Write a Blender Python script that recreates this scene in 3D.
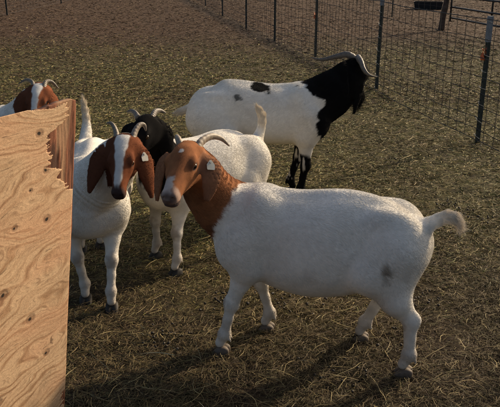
import bpy, math, random
import numpy as np
from mathutils import Vector, Matrix

# ------------------------------------------------------------------ camera, sky, sun, exposure
for o in list(bpy.data.objects):
    bpy.data.objects.remove(o)
SC = bpy.context.scene
COL = SC.collection
CAM_H, FPX, PITCH = 1.60, 700.0, math.radians(19.4)

cam = bpy.data.cameras.new('camera')
cam.sensor_width = 36.0
cam.lens = 36.0 * FPX / 500.0
cam.clip_start, cam.clip_end = 0.05, 2000
camo = bpy.data.objects.new('camera', cam)
camo.location = (0, 0, CAM_H)
camo.rotation_euler = (math.pi / 2 - PITCH, 0, 0)
COL.objects.link(camo)
SC.camera = camo

SUN_EL, SUN_AZ = math.radians(25), math.radians(50)       # azimuth clockwise from +Y (ahead, to the right)
world = bpy.data.worlds.new('World')
SC.world = world
world.use_nodes = True
nt = world.node_tree
bg = nt.nodes['Background']
sky = nt.nodes.new('ShaderNodeTexSky')
sky.sky_type = 'NISHITA'
sky.sun_disc = False
sky.sun_elevation = SUN_EL
sky.sun_rotation = SUN_AZ
sky.air_density, sky.dust_density, sky.ozone_density = 1.0, 5.0, .6
nt.links.new(sky.outputs['Color'], bg.inputs['Color'])
bg.inputs['Strength'].default_value = 0.108
sun = bpy.data.lights.new('sun', 'SUN')
sun.energy = 4.4
sun.angle = math.radians(2.2)
sun.color = (1.0, 0.80, 0.56)
suno = bpy.data.objects.new('sun', sun)
sdir = Vector((math.sin(SUN_AZ) * math.cos(SUN_EL), math.cos(SUN_AZ) * math.cos(SUN_EL), math.sin(SUN_EL)))
suno.rotation_euler = sdir.to_track_quat('Z', 'Y').to_euler()
suno.location = (6, 6, 8)
COL.objects.link(suno)
SC.view_settings.view_transform = 'Standard'
SC.view_settings.look = 'None'
SC.view_settings.exposure = 0.25
SC.view_settings.gamma = 1.0
SC.view_settings.use_curve_mapping = False

# ------------------------------------------------------------------ helpers
rng = np.random.default_rng(7)
cp, sp = math.cos(PITCH), math.sin(PITCH)


def at(u, v, Y):
    """world point seen at photo position (u, v) at distance Y ahead of the camera"""
    a, b = (u - 250) / FPX, -(v - 203.5) / FPX
    d = np.array([a, cp + b * sp, -sp + b * cp])
    return np.array([0, 0, CAM_H]) + d * (Y / d[1])


def ground_at(u, v):
    a, b = (u - 250) / FPX, -(v - 203.5) / FPX
    d = np.array([a, cp + b * sp, -sp + b * cp])
    return np.array([0, 0, CAM_H]) + d * (-CAM_H / d[2])


def V(*a):
    return np.array(a, float)


def unit(a):
    a = np.asarray(a, float)
    return a / (np.linalg.norm(a) + 1e-12)


_tab = np.random.default_rng(3).random((32, 32, 32)).astype(np.float32)


def vnoise(p, f=1.0, seed=0):
    """smooth value noise, p (N,3), result 0..1"""
    q = np.asarray(p, np.float64) * f + seed * 17.31
    i = np.floor(q).astype(int)
    t = q - i
    t = t * t * (3 - 2 * t)
    r = 0
    for dx in (0, 1):
        for dy in (0, 1):
            for dz in (0, 1):
                w = (t[:, 0] if dx else 1 - t[:, 0]) * (t[:, 1] if dy else 1 - t[:, 1]) * (t[:, 2] if dz else 1 - t[:, 2])
                r = r + w * _tab[(i[:, 0] + dx) % 32, (i[:, 1] + dy) % 32, (i[:, 2] + dz) % 32]
    return r


def fbm(p, f, octv=3, seed=0):
    r, a, s = 0, 1.0, 0
    for k in range(octv):
        r = r + a * vnoise(p, f * 2 ** k, seed + k)
        s += a
        a *= .5
    return r / s


def sstep(a, b, x):
    t = np.clip((x - a) / (b - a), 0, 1)
    return t * t * (3 - 2 * t)


def tag(o, label=None, cat=None, group=None, kind=None):
    if label: o['label'] = label
    if cat: o['category'] = cat
    if group: o['group'] = group
    if kind: o['kind'] = kind
    return o


def empty(name, loc, rz=0):
    o = bpy.data.objects.new(name, None)
    o.location = loc
    o.rotation_euler = (0, 0, rz)
    o.empty_display_size = .1
    COL.objects.link(o)
    return o


def mesh_obj(name, verts, faces, mat, parent=None, smooth=True, col=None):
    """faces: array (M,3) or (M,4) or list of tuples"""
    me = bpy.data.meshes.new(name)
    verts = np.asarray(verts, np.float32)
    if isinstance(faces, np.ndarray):
        n = faces.shape[1]
        me.vertices.add(len(verts))
        me.vertices.foreach_set('co', verts.ravel())
        me.loops.add(faces.size)
        me.loops.foreach_set('vertex_index', faces.astype(np.int32).ravel())
        me.polygons.add(len(faces))
        me.polygons.foreach_set('loop_start', np.arange(0, faces.size, n, dtype=np.int32))
        me.update(calc_edges=True)
    else:
        me.from_pydata(verts.tolist(), [], faces)
    me.validate()
    if smooth:
        me.polygons.foreach_set('use_smooth', np.ones(len(me.polygons), bool))
    if col is not None:
        a = me.attributes.new('col', 'FLOAT_COLOR', 'POINT')
        c = np.ones((len(verts), 4), np.float32)
        c[:, :3] = col
        a.data.foreach_set('color', c.ravel())
    me.materials.append(mat)
    o = bpy.data.objects.new(name, me)
    COL.objects.link(o)
    if parent: o.parent = parent
    return o


def hair_obj(name, pts, rad, col, mat, parent=None):
    """pts (N,K,3), rad (N,K), col (N,3)"""
    N, K = pts.shape[:2]
    hc = bpy.data.hair_curves.new(name)
    hc.add_curves([K] * N)
    hc.position_data.foreach_set('vector', pts.astype(np.float32).ravel())
    ra = hc.attributes.get('radius') or hc.attributes.new('radius', 'FLOAT', 'POINT')
    ra.data.foreach_set('value', rad.astype(np.float32).ravel())
    ca = hc.attributes.new('col', 'FLOAT_COLOR', 'CURVE')
    c = np.ones((N, 4), np.float32)
    c[:, :3] = col
    ca.data.foreach_set('color', c.ravel())
    hc.materials.append(mat)
    o = bpy.data.objects.new(name, hc)
    COL.objects.link(o)
    if parent: o.parent = parent
    return o


class N:
    """tiny node helper"""
    def __init__(s, name):
        s.m = bpy.data.materials.new(name)
        s.m.use_nodes = True
        s.t = s.m.node_tree
        s.b = s.t.nodes['Principled BSDF']

    def n(s, kind, **kw):
        nd = s.t.nodes.new(kind)
        for k, v in kw.items():
            if k in nd.inputs.keys() if isinstance(k, str) else False:
                nd.inputs[k].default_value = v
            else:
                setattr(nd, k, v)
        return nd

    def l(s, a, b):
        s.t.links.new(a, b)

    def noise(s, vec, scale, detail=4, rough=.55, dist=0):
        nd = s.t.nodes.new('ShaderNodeTexNoise')
        nd.inputs['Scale'].default_value = scale
        nd.inputs['Detail'].default_value = detail
        nd.inputs['Roughness'].default_value = rough
        nd.inputs['Distortion'].default_value = dist
        if vec is not None: s.l(vec, nd.inputs['Vector'])
        return nd.outputs['Fac']

    def ramp(s, fac, stops):
        nd = s.t.nodes.new('ShaderNodeValToRGB')
        el = nd.color_ramp.elements
        while len(el) < len(stops): el.new(.5)
        for e, (p, c) in zip(el, stops):
            e.position = p
            e.color = (*c, 1) if len(c) == 3 else c
        s.l(fac, nd.inputs['Fac'])
        return nd.outputs['Color']

    def mix(s, fac, a, b, mode='MIX'):
        nd = s.t.nodes.new('ShaderNodeMix')
        nd.data_type = 'RGBA'
        nd.blend_type = mode
        for sock, val in ((nd.inputs[0], fac), (nd.inputs[6], a), (nd.inputs[7], b)):
            if isinstance(val, bpy.types.NodeSocket): s.l(val, sock)
            else: sock.default_value = (*val, 1) if isinstance(val, tuple) and len(val) == 3 else val
        return nd.outputs[2]

    def math(s, op, a, b=0.0):
        nd = s.t.nodes.new('ShaderNodeMath')
        nd.operation = op
        for sock, val in ((nd.inputs[0], a), (nd.inputs[1], b)):
            if isinstance(val, bpy.types.NodeSocket): s.l(val, sock)
            else: sock.default_value = val
        return nd.outputs[0]

    def bump(s, h, strength=.3, dist=.01):
        nd = s.t.nodes.new('ShaderNodeBump')
        nd.inputs['Strength'].default_value = strength
        nd.inputs['Distance'].default_value = dist
        s.l(h, nd.inputs['Height'])
        s.l(nd.outputs[0], s.b.inputs['Normal'])


def attr_mat(name, rough=.8, spec=.3, noise_scale=None, noise_amt=.25, bump=None, subsurf=None):
    m = N(name)
    a = m.n('ShaderNodeAttribute', attribute_name='col')
    c = a.outputs['Color']
    tc = m.n('ShaderNodeTexCoord')
    if noise_scale:
        f = m.noise(tc.outputs['Object'], noise_scale, 5)
        g = m.ramp(f, [(.3, (1 - noise_amt,) * 3), (.7, (1 + noise_amt,) * 3)])
        c = m.mix(1.0, c, g, 'MULTIPLY')
    m.l(c, m.b.inputs['Base Color'])
    m.b.inputs['Roughness'].default_value = rough
    m.b.inputs['Specular IOR Level'].default_value = spec
    if bump:
        m.bump(m.noise(tc.outputs['Object'], bump[0], 4), bump[1], bump[2])
    return m.m


def flat_mat(name, c, rough=.6, metal=0, nscale=60, amt=.25, spec=.4, c2=None, bump=.15):
    m = N(name)
    tc = m.n('ShaderNodeTexCoord')
    f = m.noise(tc.outputs['Object'], nscale, 5)
    c2 = c2 or tuple(x * (1 - amt) for x in c)
    m.l(m.ramp(f, [(.35, c2), (.65, tuple(min(1, x * (1 + amt * .5)) for x in c))]), m.b.inputs['Base Color'])
    m.b.inputs['Roughness'].default_value = rough
    m.b.inputs['Metallic'].default_value = metal
    m.b.inputs['Specular IOR Level'].default_value = spec
    if bump: m.bump(f, bump, .002)
    return m.m


M_SKIN = attr_mat('goat_coat', .9, .05, 45, .10, (220, .08, .002))
M_FUR = attr_mat('goat_fur', .8, .12)
M_HORN = None
M_HAY = attr_mat('hay_stalks', .75, .25)
M_GRASSB = attr_mat('trampled_grass_blades', .7, .3)


def tube(points, radii, nseg=10, ridges=0.0, rfreq=60, cap=True, flat=None):
    """swept tube; returns verts, faces"""
    P = np.asarray(points, float)
    n = len(P)
    T = np.gradient(P, axis=0)
    T /= np.linalg.norm(T, axis=1)[:, None] + 1e-12
    up = V(0, 0, 1) if abs(T[0][2]) < .9 else V(1, 0, 0)
    u = unit(np.cross(T[0], up))
    verts = []
    for i in range(n):
        u = unit(u - T[i] * np.dot(u, T[i]))
        w = np.cross(T[i], u)
        for k in range(nseg):
            a = 2 * math.pi * k / nseg
            r = radii[i] * (1 + ridges * math.sin(i * rfreq))
            fu = 1.0 if flat is None else flat
            verts.append(P[i] + r * (math.cos(a) * u * fu + math.sin(a) * w))
    faces = []
    for i in range(n - 1):
        for k in range(nseg):
            k2 = (k + 1) % nseg
            faces.append((i * nseg + k, i * nseg + k2, (i + 1) * nseg + k2, (i + 1) * nseg + k))
    if cap:
        faces.append(tuple(range(nseg))[::-1])
        faces.append(tuple((n - 1) * nseg + k for k in range(nseg)))
    return verts, faces


def catmull(P, n):
    P = np.asarray(P, float)
    Q = np.vstack([2 * P[0] - P[1], P, 2 * P[-1] - P[-2]])
    out = []
    m = len(P) - 1
    for t in np.linspace(0, m, n):
        i = min(int(t), m - 1)
        f = t - i
        p0, p1, p2, p3 = Q[i], Q[i + 1], Q[i + 2], Q[i + 3]
        out.append(.5 * (2 * p1 + (p2 - p0) * f + (2 * p0 - 5 * p1 + 4 * p2 - p3) * f * f + (3 * p1 - p0 - 3 * p2 + p3) * f ** 3))
    return np.array(out)


class MB:
    def __init__(s):
        s.v, s.f = [], []

    def add(s, v, f):
        o = len(s.v)
        s.v += [tuple(p) for p in v]
        s.f += [tuple(i + o for i in q) for q in f]
        return s

    def box(s, c, half, R=None):
        c, half = np.array(c, float), np.array(half, float)
        R = np.eye(3) if R is None else np.array(R)
        vs = [c + (np.array([sx, sy, sz]) * half) @ R for sx in (-1, 1) for sy in (-1, 1) for sz in (-1, 1)]
        return s.add(vs, [(0, 1, 3, 2), (4, 6, 7, 5), (0, 4, 5, 1), (2, 3, 7, 6), (0, 2, 6, 4), (1, 5, 7, 3)])

    def tube(s, pts, r, nseg=8, **k):
        rr = [r] * len(pts) if np.isscalar(r) else r
        return s.add(*tube(pts, rr, nseg, **k))

    def build(s, name, mat, parent=None, smooth=False):
        return mesh_obj(name, s.v, s.f, mat, parent, smooth)


# ------------------------------------------------------------------ implicit surfaces: one continuous skin per animal
class Sdf:
    def __init__(s, lo, hi, res):
        s.lo, s.res = np.array(lo, float), res
        s.n = np.ceil((np.array(hi) - s.lo) / res).astype(int) + 1
        s.F = np.full(tuple(s.n), 9.0, np.float32)
        s.ax = [(s.lo[i] + np.arange(s.n[i]) * res).astype(np.float32) for i in range(3)]

    def region(s, lo, hi):
        a = np.clip(np.floor((np.array(lo) - s.lo) / s.res).astype(int), 0, s.n)
        b = np.clip(np.ceil((np.array(hi) - s.lo) / s.res).astype(int) + 1, 0, s.n)
        sl = tuple(slice(a[i], b[i]) for i in range(3))
        return sl, s.ax[0][sl[0]][:, None, None], s.ax[1][sl[1]][None, :, None], s.ax[2][sl[2]][None, None, :]

    def put(s, fn, lo, hi, k, carve=False):
        mg = k + 3 * s.res
        sl, X, Y, Z = s.region(np.array(lo) - mg, np.array(hi) + mg)
        a = s.F[sl]
        if a.size == 0: return
        d = fn(X, Y, Z)
        if carve:
            h = np.clip(.5 - .5 * (a + d) / k, 0, 1)
            s.F[sl] = a * (1 - h) + (-d) * h + k * h * (1 - h)
        else:
            h = np.clip(.5 + .5 * (d - a) / k, 0, 1)
            s.F[sl] = d * (1 - h) + a * h - k * h * (1 - h)

    def cone(s, a, ra, b, rb, k=.02, carve=False):
        a, b = np.array(a, float), np.array(b, float)
        ab = b - a
        L2 = float(ab @ ab) + 1e-9

        def fn(X, Y, Z):
            x, y, z = X - a[0], Y - a[1], Z - a[2]
            t = np.clip((x * ab[0] + y * ab[1] + z * ab[2]) / L2, 0, 1)
            return np.sqrt((x - t * ab[0]) ** 2 + (y - t * ab[1]) ** 2 + (z - t * ab[2]) ** 2) - (ra + (rb - ra) * t)
        s.put(fn, np.minimum(a - ra, b - rb), np.maximum(a + ra, b + rb), k, carve)

    def ell(s, c, r, R=None, k=.02, carve=False):
        c, r = np.array(c, float), np.array(r, float)
        R = np.eye(3) if R is None else np.array(R)
        m = r.max()

        def fn(X, Y, Z):
            x, y, z = X - c[0], Y - c[1], Z - c[2]
            q = 0
            for i in range(3):
                q = q + ((x * R[i][0] + y * R[i][1] + z * R[i][2]) / r[i]) ** 2
            q = np.sqrt(q)
            return (q - 1) * r.min()
        s.put(fn, c - m, c + m, k, carve)

    def sweep(s, O, R, st, top, bot, wid, k=.03, n=2.0, egg=0.0):
        """a body whose outline follows a top, a bottom and a width profile along R[0]"""
        O, R = np.array(O, float), np.array(R, float)
        A = catmull(np.stack([st, top, bot, wid], 1), 60)
        S_ = A[:, 0]
        ln = max(abs(S_).max(), np.abs(A[:, 1:3]).max()) + A[:, 3].max()
        corners = [O + R.T @ V(a, b, c) for a in (S_.min(), S_.max()) for b in (-A[:, 3].max(), A[:, 3].max()) for c in (A[:, 2].min(), A[:, 1].max())]

        def fn(X, Y, Z):
            x, y, z = X - O[0], Y - O[1], Z - O[2]
            lx = x * R[0][0] + y * R[0][1] + z * R[0][2]
            ly = x * R[1][0] + y * R[1][1] + z * R[1][2]
            lz = x * R[2][0] + y * R[2][1] + z * R[2][2]
            sc = np.clip(lx, S_.min(), S_.max())
            tp, bt, wd = (np.interp(sc, S_, A[:, i]) for i in (1, 2, 3))
            h = np.maximum((tp - bt) / 2, .004)
            zz = (lz - (tp + bt) / 2) / h
            wd = np.maximum(wd, .004) * (1 - egg * np.clip(zz, -1, 1))
            q = (np.abs(ly / wd) ** n + np.abs(zz) ** n) ** (1 / n)
            d = (q - 1) * np.minimum(wd, h)
            dx = np.abs(lx - sc)
            return np.where(dx > 0, np.sqrt(np.maximum(d, 0) ** 2 + dx ** 2), d).astype(np.float32)
        s.put(fn, np.min(corners, 0), np.max(corners, 0), k)

    def blade(s, P, W, w, th, cup=0.0, k=.012):
        """a thin leaf (an ear): centre line P, width direction W, half widths w"""
        P = catmull(P, 15)
        w = np.interp(np.linspace(0, 1, 15), np.linspace(0, 1, len(w)), w)
        th = np.interp(np.linspace(0, 1, 15), np.linspace(0, 1, len(th)), th)

        def fn(X, Y, Z):
            best = None
            for i in range(14):
                a, b = P[i], P[i + 1]
                ab = b - a
                L2 = float(ab @ ab)
                T = ab / math.sqrt(L2)
                wv = unit(W - T * (W @ T))
                nv = np.cross(T, wv)
                x, y, z = X - a[0], Y - a[1], Z - a[2]
                t = np.clip((x * ab[0] + y * ab[1] + z * ab[2]) / L2, 0, 1)
                cx, cy, cz = x - t * ab[0], y - t * ab[1], z - t * ab[2]
                aa = cx * wv[0] + cy * wv[1] + cz * wv[2]
                bb = cx * nv[0] + cy * nv[1] + cz * nv[2]
                ll = cx * T[0] + cy * T[1] + cz * T[2]
                ww = w[i] + (w[i + 1] - w[i]) * t
                tt = th[i] + (th[i + 1] - th[i]) * t
                bb = bb - cup * aa * aa
                if 0 < i: ll = np.where(t <= 0, ll * .45, ll)
                if i < 13: ll = np.where(t >= 1, ll * .45, ll)
                d = (np.sqrt((aa / ww) ** 2 + (bb / tt) ** 2) - 1) * tt
                d = np.where(np.abs(ll) > 1e-6, np.sqrt(np.maximum(d, 0) ** 2 + ll ** 2), d)
                best = d if best is None else np.minimum(best, d)
            return best
        m = max(w) + .01
        s.put(fn, P.min(0) - m, P.max(0) + m, k)

    def mesh(s):
        F = s.F
        n = np.array(F.shape)
        ins = F < 0
        c = np.zeros(tuple(n - 1), np.uint8)
        for dx in (0, 1):
            for dy in (0, 1):
                for dz in (0, 1):
                    c += ins[dx:n[0] - 1 + dx, dy:n[1] - 1 + dy, dz:n[2] - 1 + dz]
        act = np.argwhere((c > 0) & (c < 8))
        idx = np.full(c.shape, -1, np.int32)
        idx[tuple(act.T)] = np.arange(len(act))
        acc = np.zeros((len(act), 3))
        cnt = np.zeros(len(act))
        cor = [(a, b, d) for a in (0, 1) for b in (0, 1) for d in (0, 1)]
        val = {q: F[act[:, 0] + q[0], act[:, 1] + q[1], act[:, 2] + q[2]].astype(float) for q in cor}
        for q in cor:
            for ax in range(3):
                if q[ax] == 0:
                    r = list(q); r[ax] = 1; r = tuple(r)
                    a, b = val[q], val[r]
                    m = (a < 0) != (b < 0)
                    t = np.where(m, a / np.where(m, a - b, 1), 0)
                    p = np.zeros((len(act), 3))
                    for j in range(3): p[:, j] = q[j]
                    p[:, ax] = t
                    acc[m] += p[m]
                    cnt[m] += 1
        verts = s.lo + (act + acc / cnt[:, None]) * s.res
        faces = []
        for ax in range(3):
            sl0 = [slice(1, n[i] - 1) for i in range(3)]
            sl1 = list(sl0)
            sl0[ax] = slice(0, n[ax] - 1)
            sl1[ax] = slice(1, n[ax])
            a, b = ins[tuple(sl0)], ins[tuple(sl1)]
            e = np.argwhere(a != b)
            flip = a[tuple(e.T)]
            base = e + 1
            base[:, ax] -= 1
            o1, o2 = [(1, 2), (2, 0), (0, 1)][ax]
            q = []
            for (da, db) in ((0, 0), (1, 0), (1, 1), (0, 1)):
                p = base.copy()
                p[:, o1] -= da
                p[:, o2] -= db
                q.append(idx[tuple(p.T)])
            q = np.stack(q, 1)
            q[~flip] = q[~flip][:, ::-1]
            faces.append(q)
        faces = np.concatenate(faces)
        faces = faces[(faces >= 0).all(1)]
        # keep the largest connected skin only
        lab = np.arange(len(verts))
        for _ in range(400):
            mn = lab[faces].min(1)
            new = lab.copy()
            for j in range(4): np.minimum.at(new, faces[:, j], mn)
            new = new[new]
            if (new == lab).all(): break
            lab = new
        ids, ct = np.unique(lab, return_counts=True)
        keep = lab == ids[ct.argmax()]
        mp = np.cumsum(keep) - 1
        faces = mp[faces[keep[faces[:, 0]]]]
        verts = verts[keep]
        # one light relaxing pass
        for _ in range(4):
            sm = np.zeros_like(verts)
            cn = np.zeros(len(verts))
            for j in range(4):
                np.add.at(sm, faces[:, j], verts[faces[:, (j + 1) % 4]])
                np.add.at(cn, faces[:, j], 1)
            verts = verts * .5 + .5 * sm / cn[:, None]
        return verts, faces


# ------------------------------------------------------------------ plain materials
def horn_material():
    m = N('horn')
    a = m.n('ShaderNodeAttribute', attribute_name='col')
    tc = m.n('ShaderNodeTexCoord')
    f = m.noise(tc.outputs['Object'], 90, 5)
    c = m.mix(1.0, a.outputs['Color'], m.ramp(f, [(.3, (.6, .58, .55)), (.7, (1.15, 1.1, 1.05))]), 'MULTIPLY')
    m.l(c, m.b.inputs['Base Color'])
    m.b.inputs['Roughness'].default_value = .55
    m.bump(f, .3, .003)
    return m.m


M_HORN = horn_material()
M_HOOF = flat_mat('hoof', (.035, .028, .022), .7, nscale=80)
M_TAG = flat_mat('ear_tag_plastic', (.62, .60, .50), .5, nscale=40, amt=.15)


def eye_material():
    m = N('goat_eye')
    tc = m.n('ShaderNodeTexCoord')
    sep = m.n('ShaderNodeSeparateXYZ')
    m.l(tc.outputs['Object'], sep.inputs[0])
    # the pupil is a bar across the front of the ball (local y points outwards)
    az = m.math('ABSOLUTE', sep.outputs['Z'])
    axx = m.math('ABSOLUTE', sep.outputs['X'])
    bar = m.math('MULTIPLY', m.math('LESS_THAN', az, .0032), m.math('LESS_THAN', axx, .0085))
    c = m.mix(bar, (.07, .04, .018), (.004, .004, .004))
    m.l(c, m.b.inputs['Base Color'])
    m.b.inputs['Roughness'].default_value = .22
    m.b.inputs['Specular IOR Level'].default_value = .3
    return m.m


M_EYE = eye_material()


# ------------------------------------------------------------------ the goats
TOR = dict(
    st=[-.47, -.455, -.40, -.33, -.22, -.10, .03, .15, .25, .33, .39, .43, .45],
    top=[.55, .58, .615, .655, .700, .712, .703, .708, .732, .712, .67, .60, .55],
    bot=[.50, .46, .42, .38, .315, .275, .265, .285, .32, .36, .41, .46, .50],
    wid=[.03, .065, .105, .135, .165, .18, .18, .16, .135, .115, .09, .055, .03])
for q_, sub in ((9, .0), (10, -.012), (11, -.025), (12, -.032)): TOR['st'][q_] += sub
HEAD = dict(
    st=[-.055, -.03, .02, .065, .11, .15, .19, .222, .242, .254],
    top=[.010, .042, .062, .064, .056, .046, .036, .026, .014, -.006],
    bot=[-.03, -.06, -.080, -.084, -.074, -.060, -.050, -.046, -.042, -.026],
    wid=[.025, .046, .056, .057, .047, .037, .031, .030, .026, .012])


def goat(label, root, heading, feet, poll, face, coat, horns, ears, tailp, res=.005, scale=1.0, tor=None, tagpos=None,
         neck_r=(.125, .105, .078), headscale=1.0, nfur=70000, furf=None, hornr=.019, horncol=(.33, .29, .24), group=None,
         belly=1.0, hooves=(.035, .028, .022), extra=None, roll=0.0, beard=None, neck_mid=None, furlen=.012, brisket=1.0):
    """every animal gets its own pose: feet, poll, face direction, horns, ears and tail are given in metres in the world"""
    hd = unit([heading[0], heading[1], 0])
    ang = math.atan2(hd[1], hd[0])
    R = np.array([[hd[0], hd[1], 0], [-hd[1], hd[0], 0], [0, 0, 1]])
    root = np.array([root[0], root[1], 0.0])
    L = lambda p: R @ (np.array(p, float) - root)
    D = lambda d: R @ np.array(d, float)
    E = empty('goat', root, ang)
    tag(E, label, 'goat', group)
    tor = dict(tor or TOR)
    T = {k: np.array(tor[k]) * scale for k in tor}
    mid = np.clip(1 - (np.array(T['st']) / (.36 * scale)) ** 2, 0, 1)
    T['bot'] = T['bot'] + (1 - belly) * mid * .09 * scale
    poll, face = L(poll), unit(D(face))
    hx = face
    hy = unit(np.cross([0, 0, 1.0], hx))
    hz = np.cross(hx, hy)
    if roll:
        c_, s_ = math.cos(roll), math.sin(roll)
        hy, hz = c_ * hy + s_ * hz, -s_ * hy + c_ * hz
    HR = np.array([hx, hy, hz])
    hs = headscale * scale
    HP = lambda a, b, c: poll + HR.T @ (V(a, b, c) * hs)
    feet = [L([f[0], f[1], 0]) for f in feet]              # front left, front right, hind left, hind right
    ears = [dict(e, P=[L(p) for p in e['P']], W=unit(D(e['W']))) for e in ears]
    horns = [[L(p) for p in h] for h in horns]
    tailp = [L(p) for p in tailp]
    pts = [poll, HP(.26, 0, 0)] + feet + tailp + [p for e in ears for p in e['P']]
    lo = np.minimum(np.min(pts, 0) - .07, V(T['st'].min() - .03, -.24 * scale, .0))
    hi = np.maximum(np.max(pts, 0) + .10, V(T['st'].max() + .03, .24 * scale, .78 * scale))
    lo[2] = .0
    S = Sdf(lo, hi, res)
    I3 = np.eye(3)
    S.sweep([0, 0, 0], I3, T['st'], T['top'], T['bot'], T['wid'], .03, 2.15, .10)
    s_ = scale
    # haunch, hip bones, shoulder
    for sy in (1, -1):
        S.ell(V(-.325, sy * .080, .53) * s_, V(.115, .080, .14) * s_, k=.05)
        S.ell(V(-.27, sy * .095, (np.interp(-.27, tor['st'], tor['top']) - .038)) * s_, V(.040, .024, .022) * s_, k=.045)
        S.cone(V(.22, sy * .075, .64) * s_, .045 * s_, V(.31, sy * .105, .47) * s_, .075 * s_, .08)
    S.ell(V(.335, 0, .455) * s_ - V(.08 * (1 - brisket), 0, 0), V(.085, .09, .10) * s_, k=.06)      # brisket
    xq = np.linspace(-.40, .24, 9) * s_
    zq = np.interp(xq, T['st'], T['top'])
    S.sweep([0, 0, 0], I3, xq, zq + np.array([-.02, .001, .004, .003, .003, .003, .004, .003, -.015]) * s_, zq - .075 * s_, np.full(9, .032) * s_, .035)   # spine
    for sy in (1, -1):
        S.ell(V(-.185, sy * .218, .60) * s_, V(.07, .05, .075) * s_, k=.05, carve=True)   # hollow of the flank
        S.ell(V(.135, sy * .225, .52) * s_, V(.035, .045, .16) * s_, k=.05, carve=True)    # behind the shoulder blade
        S.cone(V(-.20, sy * .222, .50) * s_, .035 * s_, V(-.13, sy * .205, .34) * s_, .035 * s_, k=.045, carve=True)      # fold in front of the thigh
    # legs
    joints = []
    for i, f in enumerate(feet):
        sy = 1 if i % 2 == 0 else -1
        front = i < 2
        if front:
            e = V(.265, sy * .105, .40) * s_
            ft = f + V(-.012, 0, .085 * s_)
            kn = e * .47 + ft * .53 + V(.014, 0, 0) * s_
            S.cone(V(.29, sy * .105, .52) * s_, .080 * s_, e, .058 * s_, .05)
            S.cone(e, .055 * s_, e * .55 + kn * .45, .036 * s_, .04)
            S.cone(e * .55 + kn * .45, .036 * s_, kn, .029 * s_, .02)
            S.ell(kn + V(.005, 0, 0), V(.028, .0285, .034) * s_, k=.012)
            S.ell(kn + V(-.018, 0, -.014) * s_, V(.012, .014, .014) * s_, k=.012)
            S.cone(kn, .027 * s_, kn * .5 + ft * .5, .0195 * s_, .018)
            S.cone(kn * .5 + ft * .5, .0195 * s_, ft, .023 * s_, .015)
        else:
            hip = V(-.33, sy * .085, .52) * s_
            ft = f + V(-.014, 0, .088 * s_)
            st = V(-.225, sy * .115, .42) * s_ + .12 * (V(f[0], f[1], 0) - V(-.34, sy * .1, 0) * s_)
            hk = V(f[0] * .62 + (-.375 * s_) * .38 - .016 * s_, f[1] * .7 + sy * .1 * s_ * .3, .232 * s_)
            S.cone(hip, .095 * s_, st, .072 * s_, .05)
            m1 = st * .45 + hk * .55 + V(-.014, 0, 0)
            S.cone(st, .070 * s_, m1, .050 * s_, .035)
            S.cone(hip + V(-.012, 0, -.04) * s_, .085 * s_, m1, .048 * s_, .05)
            S.cone(m1, .047 * s_, hk, .030 * s_, .025)
            S.cone(m1 + V(-.030, 0, .02) * s_, .016 * s_, hk + V(-.020, 0, .012) * s_, .012 * s_, .012)   # heel tendon
            S.ell(hk + V(-.010, 0, .006) * s_, V(.031, .023, .034) * s_, k=.012)
            S.cone(hk, .028 * s_, ft, .022 * s_, .018)
            S.ell(ft, V(.026, .026, .026) * s_, k=.015)
            kn = hk
        S.ell(ft, V(.027, .026, .025) * s_, k=.015)
        S.cone(ft, .023 * s_, f + V(.008, 0, .040 * s_), .0215 * s_, .012)
        for q in (-1, 1):
            S.cone(ft + V(-.02, q * .012, -.010) * s_, .008 * s_, ft + V(-.028, q * .013, -.024) * s_, .005 * s_, .005)
        joints.append((kn, ft, f))
    # neck
    nb = V(.30, 0, .575) * s_
    hb = HP(-.015, 0, -.028)
    nm = (nb + hb) / 2 + V(0, 0, -.012) if neck_mid is None else L(neck_mid)
    C = catmull([nb, nm, hb], 7)
    rr = np.interp(np.linspace(0, 1, 7), [0, .5, 1], neck_r) * s_
    for i in range(6):
        S.cone(C[i], rr[i], C[i + 1], rr[i + 1], .035)
    # a deeper throat side to side flattened neck comes from the second chain
    for i in range(5):
        S.cone(C[i] + V(0, 0, -.03) * s_, rr[i] * .8, C[i + 1] + V(0, 0, -.015) * s_, rr[i + 1] * .8, .04)
    # head
    S.sweep(poll, HR, *[np.array(HEAD[k]) * hs for k in ('st', 'top', 'bot', 'wid')], k=.022, n=2.25, egg=0.05)
    for sy in (1, -1):
        S.ell(HP(.078, sy * .049, .034), V(.026, .012, .012) * hs, HR, k=.014)       # brow
        S.ell(HP(.025, sy * .036, -.042), V(.042, .024, .034) * hs, HR, k=.025)       # jaw muscle
        S.ell(HP(.095, sy * .040, .000), V(.03, .012, .014) * hs, HR, k=.02)          # cheek bone
        S.ell(HP(.236, sy * .017, .004), V(.017, .012, .013) * hs, HR, k=.012)        # nostril wing
        S.ell(HP(.222, sy * .016, -.030), V(.024, .016, .014) * hs, HR, k=.012)       # lip
    S.ell(HP(.214, 0, -.047), V(.022, .019, .013) * hs, HR, k=.012)                   # chin
    for sy in (1, -1):
        S.ell(HP(.087, sy * .060, .020), V(.016, .009, .010) * hs, HR, k=.006, carve=True)
        S.cone(HP(.070, sy * .0515, .026), .0042 * hs, HP(.087, sy * .0560, .0360), .0045 * hs, .005)
        S.cone(HP(.087, sy * .0560, .0360), .0045 * hs, HP(.105, sy * .0485, .022), .0040 * hs, .005)
        S.cone(HP(.072, sy * .0525, .008), .0036 * hs, HP(.100, sy * .0495, .006), .0036 * hs, .005)
        S.ell(HP(.252, sy * .0165, .002), V(.012, .0055, .0065) * hs, HR, k=.004, carve=True)
        S.cone(HP(.19, sy * .036, -.034), .0035 * hs, HP(.238, sy * .026, -.029), .0035 * hs, .006, carve=True)
    S.cone(HP(.238, .026, -.029), .0035 * hs, HP(.254, 0, -.026), .0035 * hs, .006, carve=True)
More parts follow.
